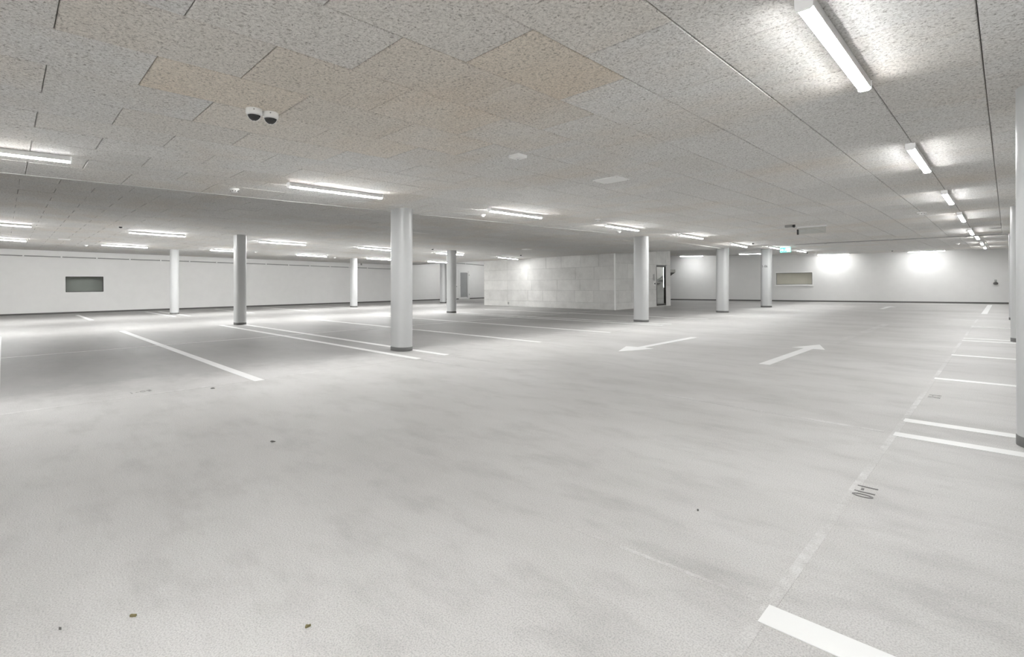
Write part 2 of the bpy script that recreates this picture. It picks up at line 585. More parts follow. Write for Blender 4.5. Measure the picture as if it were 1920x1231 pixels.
def wall_window(name, A, d, n, s0, s1, z0, z1, inner, depth):
    root = MB()
    fw = .028
    # frame set in the reveal
    def piece(mb, a0, a1, b0, b1, o0, o1):
        p = [along(A, d, n, s, o, z) for o in (o1, o0) for s, z in ((a0, b0), (a1, b0), (a1, b1), (a0, b1))]
        mb.add(p, [(0, 1, 2, 3), (7, 6, 5, 4), (0, 4, 5, 1), (1, 5, 6, 2), (2, 6, 7, 3), (3, 7, 4, 0)])
    t = tag(link(name, None), kind='structure')
    for a0, a1, b0, b1 in ((s0, s1, z0, z0+fw), (s0, s1, z1-fw, z1), (s0, s0+fw, z0+fw, z1-fw), (s1-fw, s1, z0+fw, z1-fw)):
        m = MB()
        piece(m, a0, a1, b0, b1, -.10, -.03)
        m.obj('window_frame', 'frame' if inner == 'void' else 'grey', t)
    m = MB()
    piece(m, s0+fw, s1-fw, z0+fw, z1-fw, -.07, -.062)
    m.obj('pane', 'glass', t)
    # white lining bead round the opening
    m = MB()
    e = .035
    for a0, a1, b0, b1 in ((s0-e, s1+e, z0-e, z0), (s0-e, s1+e, z1, z1+e), (s0-e, s0, z0, z1), (s1, s1+e, z0, z1)):
        piece(m, a0, a1, b0, b1, -.02, .008)
    m.obj('bead', 'light', t)
    if inner != 'void':
        m = MB()
        piece(m, s0-.08, s1+.08, z0-.075, z0-.04, -.02, .05)
        m.obj('sill', 'light', t)
    # the shaft behind the pane
    m = MB()
    D = depth
    a0, a1, b0, b1 = s0-.3, s1+.3, z0-.3, z1+.3
    piece(m, a0, a1, b0, b1, -D-.05, -D)
    piece(m, a0, a1, b0-.05, b0, -D, -.3)
    piece(m, a0, a1, b1, b1+.05, -D, -.3)
    piece(m, a0-.05, a0, b0, b1, -D, -.3)
    piece(m, a1, a1+.05, b0, b1, -D, -.3)
    m.obj('shaft', inner, t)
    return t
wall_window('window_1', lA, lD, lN, (2.035-Y_FRONT)*LL, (3.388-Y_FRONT)*LL, .985, 1.705, 'void', .9)
wall_window('window_2', bA, bD, bN, (-9.465-BA[0])*bl, (-7.688-BA[0])*bl, .945, 1.62, 'niche', .22)

# door in the far part of the left wall
def pbox(A, d, n, s0, s1, z0, z1, o0, o1):
    m = MB()
    p = [along(A, d, n, s, o, z) for o in (o1, o0) for s, z in ((s0, z0), (s1, z0), (s1, z1), (s0, z1))]
    m.add(p, [(0, 1, 2, 3), (7, 6, 5, 4), (0, 4, 5, 1), (1, 5, 6, 2), (2, 6, 7, 3), (3, 7, 4, 0)])
    return m
d2 = tag(link('door_2', None), kind='structure')
ds0, ds1 = (24.42-Y_FRONT)*LL, (25.36-Y_FRONT)*LL
for s0, s1, z0, z1 in ((ds0-.05, ds0+.05, .02, 2.25), (ds1-.05, ds1+.05, .02, 2.25), (ds0+.05, ds1-.05, 2.15, 2.25)):
    pbox(lA, lD, lN, s0, s1, z0, z1, -.06, .03).obj('door_frame', 'light', d2)
lf = pbox(lA, lD, lN, ds0+.05, ds1-.05, .03, 2.15, -.06, -.01).obj('door_leaf', 'light', d2)
pbox(lA, lD, lN, ds0+.14, ds1-.18, .16, 2.04, -.02, .0).obj('glazing', 'frost', lf)
pbox(lA, lD, lN, ds1-.18, ds1-.13, .12, 2.02, -.02, .012).obj('edge_profile', 'grey', lf)
m_ = MB().tube(along(lA, lD, lN, ds0+.1, .0, 1.05), along(lA, lD, lN, ds0+.1, .06, 1.05), .012)
m_.tube(along(lA, lD, lN, ds0+.1, .055, 1.05), along(lA, lD, lN, ds0+.22, .055, 1.05), .011)
m_.obj('door_handle', 'steel', lf)
for zz in (.3, 1.8):
    pbox(lA, lD, lN, ds1-.015, ds1+.025, zz, zz+.1, .03, .045).obj('hinge', 'steel', d2)

# ------------------------------------------------------------------ concrete stair core
CF0, CF1 = Vector((-20.39, 18.50)), Vector((-11.87, 18.26))     # front face
CSY = 23.2                                                       # far end of the right face
core = MB()
def slab_core(p, z0=-.02, z1=3.2): core.prism([tuple(q) for q in p], z0, z1)
fd = (CF1-CF0).normalized()
fn = Vector((fd.y, -fd.x))                                      # towards the viewer
slab_core([CF0, CF1, CF1-fn*.25+Vector((-.0, 0)), CF0-fn*.25])
slab_core([(-20.39, 18.7), (-20.14, 18.7), (-20.14, 26.2), (-20.39, 26.2)])
slab_core([(-20.39, 26.0), (-13.45, 26.0), (-13.56, 26.2), (-20.39, 26.2)])
slab_core([(-11.97, CSY), (-11.87, CSY), (-13.56, 26.2), (-13.66, 26.1)])
DY0, DY1, DZ0, DZ1 = 21.80, 22.74, .05, 1.985                   # glass door in the right face
for y0, y1, z0, z1 in ((18.45, DY0, -.02, 3.2), (DY1, CSY, -.02, 3.2), (DY0, DY1, DZ1, 3.2), (DY0, DY1, -.02, DZ0)):
    core.box(-11.97, -11.87, y0, y1, z0, z1)
core.prism([(-20.39, 18.55), (-11.87, 18.35), (-11.87, CSY), (-13.56, 26.2), (-20.39, 26.2)], 2.95, 3.2)
wc = struct('wall_center', core, 'cast')

wc.color = (.78, .78, .77, 1)
def cast_panel(a, b, z0, z1, base, d, n, proud=.010):
    """one formwork field of the cast wall, proud of the joints"""
    g, c = .007, .004
    def P(s, off, z):
        q = base+d*s+n*off
        return (q.x, q.y, z)
    r0 = [P(a+g, -.01, z0+g), P(b-g, -.01, z0+g), P(b-g, -.01, z1-g), P(a+g, -.01, z1-g)]
    r1 = [P(a+g, proud-c, z0+g), P(b-g, proud-c, z0+g), P(b-g, proud-c, z1-g), P(a+g, proud-c, z1-g)]
    e = g+c
    r2 = [P(a+e, proud, z0+e), P(b-e, proud, z0+e), P(b-e, proud, z1-e), P(a+e, proud, z1-e)]
    o = MB().rings([r0, r1, r2]).obj('concrete_panel', 'cast', wc)
    k = random.uniform(.90, 1.04)
    o.color = (k, k, k*.99, 1)
    return o

ROWS = [0, .30, .83, 1.33, 1.88, 2.6]
FL = (CF1-CF0).length
CUTS = [[0, 1.86, FL], [0, 1.86, 3.35, 4.35, 5.25, 6.35, 7.4, FL], [0, 1.86, 3.6, 5.3, 6.65, 7.7, FL],
        [0, 1.86, 3.35, 6.4, 7.45, FL], [0, 1.86, 3.6, 4.6, 5.55, 6.7, 7.7, FL]]
for k, cuts in enumerate(CUTS):
    for a, b in zip(cuts, cuts[1:]):
        cast_panel(a, b, ROWS[k], ROWS[k+1], CF0, fd, fn, .012 if k == 0 else random.uniform(.006, .011))
sb, sd, sn = Vector((-11.87, 18.27)), Vector((0, 1)), Vector((1, 0))
SROWS = [0, .30, .83, 1.33, 2.0, 2.75]
SC_ = [[0, 3.53], [0, 1.3, 2.5, 3.53], [0, 1.9, 3.53], [0, 1.0, 2.2, 3.53]]
for k, cuts in enumerate(SC_):
    for a, b in zip(cuts, cuts[1:]):
        cast_panel(a, b, SROWS[k], SROWS[k+1], sb, sd, sn, random.uniform(.006, .010))
for a, b in ((0, 1.7), (1.7, 3.53), (3.53, 4.47), (4.47, 4.93)):
    cast_panel(a, b, 2.0, 2.75, sb, sd, sn, .008)
cast_panel(4.47, 4.93, 0, 1.0, sb, sd, sn, .007)
cast_panel(4.47, 4.93, 1.0, 2.0, sb, sd, sn, .008)
# pale corner edge of the core
MB().box(-11.90, -11.852, 18.242, 18.29, 0, 2.6).obj('corner_bead', 'light', wc)
MB().cbox(CF0.x+1.90, CF0.x+1.98, 18.40, 18.445, .10, .22, .01).obj('socket_box', 'grey', wc)

# glass door
d1 = tag(link('door_1', None), kind='structure')
for y0, y1, z0, z1, nm in ((DY0, DY0+.06, DZ0, DZ1, 'door_frame'), (DY1-.06, DY1, DZ0, DZ1, 'door_frame'), (DY0+.06, DY1-.06, DZ1-.09, DZ1, 'door_frame'), (DY0+.06, DY1-.06, DZ0, DZ0+.08, 'door_frame')):
    MB().box(-11.955, -11.875, y0, y1, z0, z1).obj(nm, 'frame', d1)
MB().box(-11.925, -11.915, DY0+.06, DY1-.06, DZ0+.08, DZ1-.09).obj('pane', 'glass', d1)
MB().box(-11.90, -11.84, DY1-.05, DY1+.06, DZ1-.025, DZ1+.01).obj('door_closer', 'grey', d1)
# inside of the stairwell: a flight of stairs and its lamp
st = thing('staircase', 'flight of stairs seen through the dark framed glass door', 'stairs', (-15.6, 25.2, 0))
for i in range(10):
    MB().box(i*.26, (i+1)*.26+.02, .15, .75, i*.185+.02, (i+1)*.185).obj('step', 'stair', st)
MB().hexa([(.0, .15, 0), (2.6, .15, 1.68), (2.6, .75, 1.68), (.0, .75, 0)],
          [(.0, .15, .12), (2.6, .15, 1.80), (2.6, .75, 1.80), (.0, .75, .12)]).obj('stair_slab', 'slab', st)
# wall fittings beside the glass door
t = thing('call_panel', 'slim grey vertical panel on concrete wall left of glass door', 'panel', (-11.87, 21.55, 1.25))
MB().cbox(-.01, .03, -.07, .07, 0, .30, .008).obj('body', 'grey', t)
MB().cbox(.025, .034, -.045, .045, .03, .27, .004).obj('face_plate', 'steel', t)
t = thing('key_switch', 'small dark switch with white cover below grey panel at glass door', 'switch', (-11.87, 21.60, 1.02))
MB().cbox(-.01, .02, -.06, .06, 0, .16, .008).obj('cover', 'white', t)
MB().cbox(.015, .05, -.035, .035, .05, .12, .01).obj('knob', 'dark', t)

# ------------------------------------------------------------------ ceiling: backing slabs with wood wool boards below
def sheet(cells, zf, t0, t1):
    mb = MB()
    for (x0, x1, y0, y1) in cells:
        c = [(x0, y0), (x1, y0), (x1, y1), (x0, y1)]
        mb.hexa([(x, y, zf(x, y)+t0) for x, y in c], [(x, y, zf(x, y)+t1) for x, y in c])
    return mb

def quad_sheet(quads, zf, t0, t1):
    mb = MB()
    for c in quads:
        mb.hexa([(x, y, zf(x, y)+t0) for x, y in c], [(x, y, zf(x, y)+t1) for x, y in c])
    return mb

ys = [Y_FRONT-.2+i*(18.2-Y_FRONT+.2)/12 for i in range(13)]
TB = .024          # board thickness
mq, lq, rq = [], [], []
for y0, y1 in zip(ys, ys[1:]):
    mq.append([(x_step(y0), y0), (X_RIGHT+.2, y0), (X_RIGHT+.2, y1), (x_step(y1), y1)])
    xs = [x_wall(y0)-.2, -26, -20, -14]
    xs1 = [x_wall(y1)-.2, -26, -20, -14]
    xs.append(x_step(y0)); xs1.append(x_step(y1))
    for a, b, c, d in zip(xs, xs[1:], xs1, xs1[1:]):
        lq.append([(a, y0), (b, y0), (d, y1), (c, y1)])
bx = [X_RIGHT+.2, 0, -2, -4.1, -6, x_step(18.2)]
for a, b in zip(bx, bx[1:]):
    mq.append([(b, 18.2), (a, 18.2), (a, y_break(a)), (b, y_break(b))])
bx = [x_step(18.2), -9.4, -11.8, -16, -20.3, -23, -26, -29.5, -30.25]
for a, b in zip(bx, bx[1:]):
    if y_break(a)-18.2 > .01 or y_break(b)-18.2 > .01:
        lq.append([(b, 18.2), (a, 18.2), (a, y_break(a)+.001), (b, y_break(b)+.001)])
ceil_main = struct('ceiling', quad_sheet(mq, z_main, TB, .34), 'slab')
ceil_left = struct('ceiling.001', quad_sheet(lq, z_left, TB, .40), 'slab')
bx = [X_RIGHT+.2, 0, -4.1, -6, -9.4, -11.8, -16, -20.3, -25, -29.5, -30.4]
for a, b in zip(bx, bx[1:]):
    rq.append([(b, y_break(b)), (a, y_break(a)), (a, y_back(a)+.1), (b, y_back(b)+.1)])
ceil_rear = struct('ceiling.002', quad_sheet(rq, z_rear, TB, .3), 'slab')

PY = .91
STRIPS = [5.3, 4.73, 4.16, 3.59, 3.02, 2.45, 1.88, 1.31, .74, .17-.27+.57-.0, -.10, -.67, -1.24, -1.81, -2.37, -2.95, -3.57, -4.17, -4.78, -5.34, -5.87, -6.42, -6.98, -7.54, -8.9]
STRIPS[9] = .47
STRIPS[8] = 1.04
STRIPS[7] = 1.61
STRIPS[6] = 2.18
STRIPS[5] = 2.75
STRIPS[4] = 3.32
STRIPS[3] = 3.89
STRIPS[2] = 4.46
STRIPS[1] = 4.9
LSTRIPS = [-7.54-.575*i for i in range(42)]

def board(mb, pts, zf, dz, gap=.0022):
    """one board: bottom face with a bevel and sides; pts = plan corners ccw"""
    cx = sum(p[0] for p in pts)/len(pts)
    cy = sum(p[1] for p in pts)/len(pts)
    def inset(p, k):
        return (p[0]+math.copysign(k, cx-p[0]), p[1]+math.copysign(k, cy-p[1]))
    o = [inset(p, gap) for p in pts]
    i = [inset(p, gap+.005) for p in pts]
    n = len(pts)
    v = [(x, y, zf(x, y)+TB+.002) for x, y in o]+[(x, y, zf(x, y)+.005+dz) for x, y in o]+[(x, y, zf(x, y)+dz) for x, y in i]
    f = []
    for k in range(n):
        j = (k+1) % n
        f.append((n+k, n+j, j, k))
        f.append((2*n+k, 2*n+j, n+j, n+k))
    f.append(tuple(2*n+k for k in reversed(range(n))))
    mb.add(v, f)

def boards(ceil, strips, y_lo, y_hi, zf, clip, limit):
    items = []
    for k, (b, a) in enumerate(zip(strips, strips[1:])):
        ph = .20 if k % 2 == boards.par else .655
        j0 = int((y_lo-ph)/PY)-1
        y = ph+j0*PY
        while y < y_hi+PY:
            q = clip(a, b, y, y+PY)
            if q:
                ps = [project((px, py, zf(px, py))) for px, py in q]
                area = 0
                if all(ps):
                    xs, yy = [p[0] for p in ps], [p[1] for p in ps]
                    if max(xs) > 0 and min(xs) < 1920 and max(yy) > 0 and min(yy) < 1231 and max(yy)-min(yy) > 4:
                        area = abs(sum(ps[i-1][0]*ps[i][1]-ps[i][0]*ps[i-1][1] for i in range(len(ps))))/2
                items.append((area, q))
            y += PY
    items.sort(key=lambda t: -t[0])
    rest = MB()
    n = 0
    for area, q in items:
        dz = random.uniform(-.0015, .0015)
        if area > 60 and n < limit:
            mb = MB()
            board(mb, q, zf, dz)
            me = mb.mesh('ceiling_board', 'wool')
            o = link('ceiling_board', me, ceil)
            cx, cy = q[0][0]+.28, q[0][1]+.45
            t_ = max(0, random.uniform(-.15, .16))
            for (hx, hy), hv in TAN:
                if min(p[0] for p in q) < hx < max(p[0] for p in q) and min(p[1] for p in q) < hy < max(p[1] for p in q):
                    t_ = hv
            k = random.uniform(.965, 1.03)
            o.color = (k*(1-.0*t_), k*(1-.075*t_), k*(1-.17*t_), 1)
            n += 1
        else:
            board(rest, q, zf, dz)
    if rest.v:
        o = rest.obj('far_boards', 'wool', ceil)
        tag(o, kind='stuff')
    return n

# boards that have browned more than their neighbours
TAN = [((-2.1, 2.4), 1.0), ((-2.65, 2.0), .75), ((-2.65, 2.9), .55), ((-3.85, 1.1), .95), ((-3.25, 1.5), .8), ((-3.85, 2.0), .65), ((-4.45, 1.5), .55),
       ((-3.25, 2.4), .7), ((-3.25, .6), .4), ((-4.45, 2.4), .6), ((-3.85, 2.9), .5), ((-2.1, 1.4), .3), ((-1.5, 2.0), .35), ((-5.0, 2.0), .4), ((-3.25, 3.3), .3), ((-2.65, 1.2), .25), ((-5.0, 1.1), .3)]

def clip_main(a, b, y0, y1):
    y0, y1 = max(y0, Y_FRONT), min(y1, max(y_break(a), y_break(b)))
    if y1-y0 < .03:
        return None
    if y1 > y_break(a)+1e-6 or y1 > y_break(b)+1e-6:
        ya, yb = min(y1, y_break(a)), min(y1, y_break(b))
        if min(ya, yb)-y0 < .03:
            return None
        q = [(a, y0), (b, y0), (b, yb), (a, ya)]
    else:
        q = [(a, y0), (b, y0), (b, y1), (a, y1)]
    if a < x_step(y1)+.02:
        if b < x_step(y1)+.05:
            return None
        q[0] = (max(a, x_step(q[0][1])), q[0][1])
        q[3] = (max(a, x_step(q[3][1])), q[3][1])
    return q

def clip_left(a, b, y0, y1):
    y0 = max(y0, Y_FRONT)
    y1 = min(y1, y_break(a), y_break(b))
    if y1-y0 < .03:
        return None
    xl = x_wall(y0)
    if b < xl+.05 or a > x_step(y1)-.05:
        return None
    return [(max(a, x_wall(y0)), y0), (min(b, x_step(y0)), y0), (min(b, x_step(y1)), y1), (max(a, x_wall(y1)), y1)]

def clip_rear(a, b, y0, y1):
    lo = max(y0, y_break(a), y_break(b))
    hi = min(y1, y_back(a), y_back(b))
    if hi-lo < .03 or b < x_wall(lo)+.05:
        return None
    if -20.4 < a and b < -11.6 and lo < CSY:
        return None
    return [(max(a, x_wall(lo)), lo), (b, lo), (b, hi), (max(a, x_wall(hi)), hi)]

boards.par = STRIPS.index(-.67) % 2
n1 = boards(ceil_main, STRIPS, Y_FRONT, 21.4, z_main, clip_main, 299)
boards.par = 0
n2 = boards(ceil_left, LSTRIPS, Y_FRONT, 20.2, z_left, clip_left, 299)
boards.par = 1
n3 = boards(ceil_rear, [5.2-.575*i for i in range(63)], 18, 33.6, z_rear, clip_rear, 0)

# thin strip added to stand for the lit board edge at the ceiling step
mb = MB()
yy = [Y_FRONT+i*(13.2-Y_FRONT)/6 for i in range(7)]
for a, b in zip(yy, yy[1:]):
    mb.hexa([(x_step(a)-.015, a, 2.552), (x_step(a)+.02, a, 2.552), (x_step(b)+.02, b, 2.552), (x_step(b)-.015, b, 2.552)],
            [(x_step(a)-.015, a, 2.6), (x_step(a)+.02, a, 2.6), (x_step(b)+.02, b, 2.6), (x_step(b)-.015, b, 2.6)])
struct('lit_edge_strip', mb, 'trim')
# rail with clips along the break of the ceiling, right-hand part
mb = MB()
P0, P1 = Vector((-5.2, y_break(-5.2)-.02, z_main(-5.2, 19.2)+.004)), Vector((.0, y_break(0)-.02, z_main(0, 20.28)+.004))
mb.bar(P0, P1, .03, .03)
tr = struct('trim_2', mb, 'grey')
for i in range(7):
    p = P0.lerp(P1, i/6)
    MB().box(p.x-.03, p.x+.03, p.y-.025, p.y+.025, p.z-.045, p.z).obj('rail_clip', 'steel', tr)

# ------------------------------------------------------------------ columns
LEAN = .0105
def column(x, y, label, lean=LEAN):
    zt = z_ceil(x, y)+.02
    r, half = .152, .076
    root = thing('column', label, 'column', (x, y, 0), 'pale grey columns of the parking hall')
    def ring(rr, z):
        out = []
        for i in range(13):
            a = -math.pi/2+math.pi*i/12
            out.append((half+rr*math.cos(a), rr*math.sin(a)))
        for i in range(13):
            a = math.pi/2+math.pi*i/12
            out.append((-half+rr*math.cos(a), rr*math.sin(a)))
        off = RGT*lean*z
        return [(px+off.x, py+off.y, z) for px, py in out]
    MB().rings([ring(r, .06), ring(r, zt)]).obj('shaft', 'column', root, smooth=True)
    MB().rings([ring(r+.003, 0), ring(r+.003, .068), ring(r, .072)]).obj('base_band', 'band', root, smooth=True)
    return root

column(-7.86, 5.09, 'large pale grey column left of centre with two bay lines at its base')
column(-7.80, 13.39, 'pale grey column in front of the concrete core, left of the glass door')
column(-7.72, 19.20, 'pale grey column between the glass door and the numbered column')
c4 = column(-7.70, 24.02, 'pale grey column with a small black number on it')
column(.266, 5.16, 'pale grey column cut off by the right edge of the photo', .007)
column(.262, 13.42, 'pale grey column directly behind the one at the right edge', .006)
column(.25, 20.3, 'farthest column of the row at the right edge, mostly hidden', .006)
column(-16.95, 5.16, 'dark-sided grey column in the left bays, before the long white wall')
column(-25.7, 5.22, 'pale grey column right of the dark wall window, near the left wall')
column(-24.75, 13.1, 'slim distant column close to the left wall, left of the large column')
column(-24.98, 19.22, 'slimmest far column, half hidden just left of another by the white door')
column(-16.32, 12.98, 'grey column beside the white door, right of the large column')
lettering('1-06', .155, .85, frame_m((-.02+RGT.x*LEAN*1.72, -.155+RGT.y*LEAN*1.78, 1.78), (1, 0, 0), (0, 0, 1)), 'column_number', 'dark', c4, .002)

# ------------------------------------------------------------------ lamps
LEVEL = {'diff': 1, 'diff_mid': .82, 'diff_strong': 1.45, 'diff_soft': .56, 'diff_dim': .40}
def lamp(p, q, label, group, glow='diff'):
    p, q = Vector(p), Vector(q)
    p.z, q.z = z_ceil(p.x, p.y)+.003, z_ceil(q.x, q.y)+.003
    mid = (p+q)/2
    root = thing('strip_lamp', label, 'lamp', tuple(mid), group)
    d = (q-p).normalized()
    L = (q-p).length
    s = Vector((0, 0, 1)).cross(d).normalized()
    u = d.cross(s)
    m = Matrix.Identity(4)
    for i in range(3):
        m[i][0], m[i][1], m[i][2] = s[i], d[i], u[i]
    h = L/2
    def sect(pts, a, b):
        return MB().rings([[(x, a, z) for x, z in pts], [(x, b, z) for x, z in pts]]).xform(m)
    sect([(-.034, 0), (.034, 0), (.039, -.010), (.036, -.052), (.033, -.055), (-.033, -.055), (-.036, -.052), (-.039, -.010)], -h+.012, h-.012).obj('housing', 'housing', root)
    sect([(-.0335, -.053), (.0335, -.053), (.0335, -.056), (.019, -.066), (.007, -.069), (-.007, -.069), (-.019, -.066), (-.0335, -.056)], -h+.012, h-.012).obj('diffuser', glow, root)
    cap = [(-.041, 0), (.041, 0), (.039, -.060), (.024, -.071), (-.024, -.071), (-.039, -.060)]
    sect(cap, -h, -h+.012).obj('end_cap', 'cap', root)
    sect(cap, h-.012, h).obj('end_cap', 'cap', root)
    # area lights added at the housing sides to wash the ceiling
    for sg in (-1, 1):
        ld = bpy.data.lights.new('side_light', 'AREA')
        ld.shape = 'RECTANGLE'
        ld.size = L-.06
        ld.size_y = .014
        ld.energy = SIDE_POWER*L/1.45*LEVEL[glow]
        ld.color = (.975, .99, 1)
        ld.spread = math.radians(40)
        lo = bpy.data.objects.new('side_light', ld)
        COL.objects.link(lo)
        lo.parent = root
        dirv = (s*sg*math.cos(.11)+u*math.sin(.11)).normalized()
        zax = -dirv
        xax = d
        yax = zax.cross(xax)
        mm = Matrix.Identity(4)
        pos = s*sg*.0385+u*(-.046)
        for i in range(3):
            mm[i][0], mm[i][1], mm[i][2], mm[i][3] = xax[i], yax[i], zax[i], pos[i]
        lo.matrix_local = mm
    return root

ORD = ['nearest', 'second', 'third', 'fourth', 'fifth', 'sixth', 'seventh', 'eighth']
G1, G2, G3, G4, G5 = 'lamps in the row above the right-hand bay ends', 'lamps in the row along the ceiling step', 'lamps in the nearer row over the left bays', 'lamps in the far row by the left wall', 'lamps along the back wall'
for i, (a, b) in enumerate([(2.70, 4.18), (6.40, 7.96), (10.18, 11.70), (13.64, 15.17), (17.50, 19.1), (21.2, 23.1), (25.55, 27.0), (29.18, 30.7)]):
    lamp((-.685, a, 0), (-.69, b, 0), '%s strip lamp in the row running away at the upper right' % ORD[i], G1, 'diff_soft')
for i, (x0, a, x1, b) in enumerate([(-6.99, -.93, -6.945, .515), (-6.765, 2.66, -6.765, 4.06), (-6.665, 6.18, -6.70, 7.65), (-6.645, 9.85, -6.73, 11.44), (-6.52, 13.3, -6.48, 14.68), (-6.50, 16.93, -6.575, 18.5), (-6.85, 21.75, -6.95, 23.3), (-6.85, 25.5, -6.88, 27.0)]):
    lamp((x0, a, 0), (x1, b, 0), '%s strip lamp along the ceiling step, counted from the left' % ORD[i], G2, 'diff_soft' if i == 0 else 'diff_mid')
for i, (x0, a, x1, b) in enumerate([(-18.7, -.9, -18.67, .56), (-18.27, 2.6, -18.18, 4.0), (-18.1, 6.13, -18.05, 7.7), (-17.52, 9.47, -17.64, 10.95), (-17.26, 12.92, -17.2, 14.35), (-17.01, 16.33, -17.3, 17.95)]):
    lamp((x0, a, 0), (x1, b, 0), '%s lamp from the left in the nearer row over the left bays' % ORD[i].replace('nearest', 'first'), G3, 'diff_strong' if i < 5 else 'diff_dim')
for i, (x0, a, x1, b) in enumerate([(-24.48, -.9, -24.55, .6), (-24.32, 2.63, -24.43, 4.08), (-23.74, 6.1, -23.72, 7.5), (-23.6, 9.62, -23.85, 11.2), (-23.3, 13.07, -23.4, 14.55), (-22.95, 16.6, -22.91, 17.95)]):
    lamp((x0, a, 0), (x1, b, 0), '%s lamp from the left in the far row by the left wall' % ORD[i].replace('nearest', 'first'), G4, 'diff_strong')
for (x0, a, x1, b), t_ in zip([(-14.44, 29.55, -12.99, 29.53), (-10.35, 28.1, -9.0, 28.0), (-7.3, 31.0, -5.86, 31.0), (-3.48, 31.3, -2.1, 31.45)],
                              ['lamp by the white wall just right of the concrete core', 'lamp by the back wall partly behind the numbered column', 'lamp above and right of the tan wall window', 'lamp high on the back wall at the right']):
    lamp((x0, a, 0), (x1, b, 0), t_, G5, 'diff_dim')
for x0, a, t_ in ((-.685, -1.0, 'right-hand row, just above the viewpoint'), (-.685, -4.6, 'right-hand row, well behind the viewpoint'), (-6.9, -4.5, 'step row, behind the viewpoint'), (-18.8, -4.5, 'nearer left row, beyond the left edge'), (-24.6, -4.5, 'far left row, beyond the left edge')):
    lamp((x0, a, 0), (x0, a+1.45, 0), 'strip lamp of the '+t_, 'lamps behind the viewpoint', 'diff_soft' if x0 == -6.9 else 'diff')
for y0, t_ in ((21.3, 'nearer'), (25.0, 'farther')):
    lamp((-27.9, y0, 0), (-27.9, y0+1.45, 0), '%s of the lamps above the white door, hidden by the ceiling edge' % t_, 'lamps in the far left corner', 'diff_soft')
# lamp inside the stairwell
t = thing('stairwell_lamp', 'upright strip lamp on the wall inside the stairwell', 'lamp', (-12.70, 24.40, 1.45))
ma = Matrix.Rotation(math.atan2(26.1-23.2, -13.66+11.97), 4, 'Z')
MB().cbox(-.04, .04, -.01, .04, -.6, .6, .006).xform(ma).obj('mount', 'housing', t)
MB().cbox(-.05, .05, .03, .15, -.57, .57, .02).xform(ma).obj('diffuser', 'diff_stair', t)
t = thing('stairwell_lamp', 'flat lamp inside the stairwell behind the glass door', 'lamp', (-14.0, 23.4, z_rear(-14.16, 23.4)+.002))
MB().cbox(-.16, .16, -.65, .65, -.03, .002, .006).obj('mount', 'housing', t)
MB().cbox(-.14, .14, -.62, .62, -.07, -.028, .02).obj('diffuser', 'diff_stair', t)

# ------------------------------------------------------------------ things on the ceiling
def dome_camera(x, y, label):
    z = z_ceil(x, y)+.006
    t = thing('dome_camera', label, 'camera', (x, y, z), 'pair of dome cameras on the ceiling')
    MB().lathe([(.046, -.050), (.054, -.046), (.058, -.036), (.058, -.004), (.056, 0)], n=32).obj('body', 'white', t, smooth=True)
    MB().lathe([(.048, -.056), (.051, -.050), (.051, -.044)], n=32).obj('trim_ring', 'housing', t, smooth=True)
    R = .046
    MB().lathe([(max(.001, R*math.sin(a)), -.050-R*math.cos(a)) for a in [math.pi/2*i/10 for i in range(11)]], n=32).obj('lens_shield', 'white', t, smooth=True)
    # smoked window turned towards the lane
    az0 = math.atan2(-y, -x)
    R2 = .0475
    rows = []
    for i in range(9):
        e = math.radians(2+76*i/8)
        hw = math.radians(74-8*i/8)
        rows.append([(R2*math.cos(e)*math.cos(az0+hw*k/6), R2*math.cos(e)*math.sin(az0+hw*k/6), -.050-R2*math.sin(e)) for k in range(-6, 7)])
    mb = MB()
    for a, b in zip(rows, rows[1:]):
        for k in range(12):
            mb.add([a[k], a[k+1], b[k+1], b[k]], [(0, 1, 2, 3)])
    mb.obj('dome', 'dome', t, smooth=True)
    v = Vector((-x, -y, 0)).normalized()
    MB().tube(v*.055+Vector((0, 0, -.022)), v*.061+Vector((0, 0, -.022)), .005).obj('screw', 'grey', t)
    return t
dome_camera(-4.13, 1.372, 'left white dome camera of the pair on the ceiling')
dome_camera(-4.13, 1.494, 'right white dome camera of the pair on the ceiling')

def emergency_light(x, y, label):
    z = z_ceil(x, y)+.004
    t = thing('emergency_light', label, 'emergency light', (x, y, z))
    MB().cbox(-.072, .072, -.072, .072, -.036, 0, .006).obj('body', 'white', t)
    ln = MB().lathe([(.012, -.052), (.024, -.046), (.028, -.035)]).obj('lens', 'housing', t, smooth=True)
    MB().lathe([(.006, -.056), (.010, -.050)]).obj('lens_tip', 'grey', ln)
emergency_light(-3.70, 3.86, 'small square white emergency light on the ceiling')

t = thing('access_hatch', 'thin square pale cover plate on the ceiling', 'hatch', (-3.735, 5.68, z_main(-3.7, 5.7)))
cv = MB().cbox(-.19, .19, -.15, .15, -.014, .004, .004).obj('cover', 'light', t)
for sx in (-1, 1):
    for sy in (-1, 1):
        MB().lathe([(.006, -.017), (.006, -.013)], sx*.17, sy*.13, 8).obj('screw', 'steel', cv)

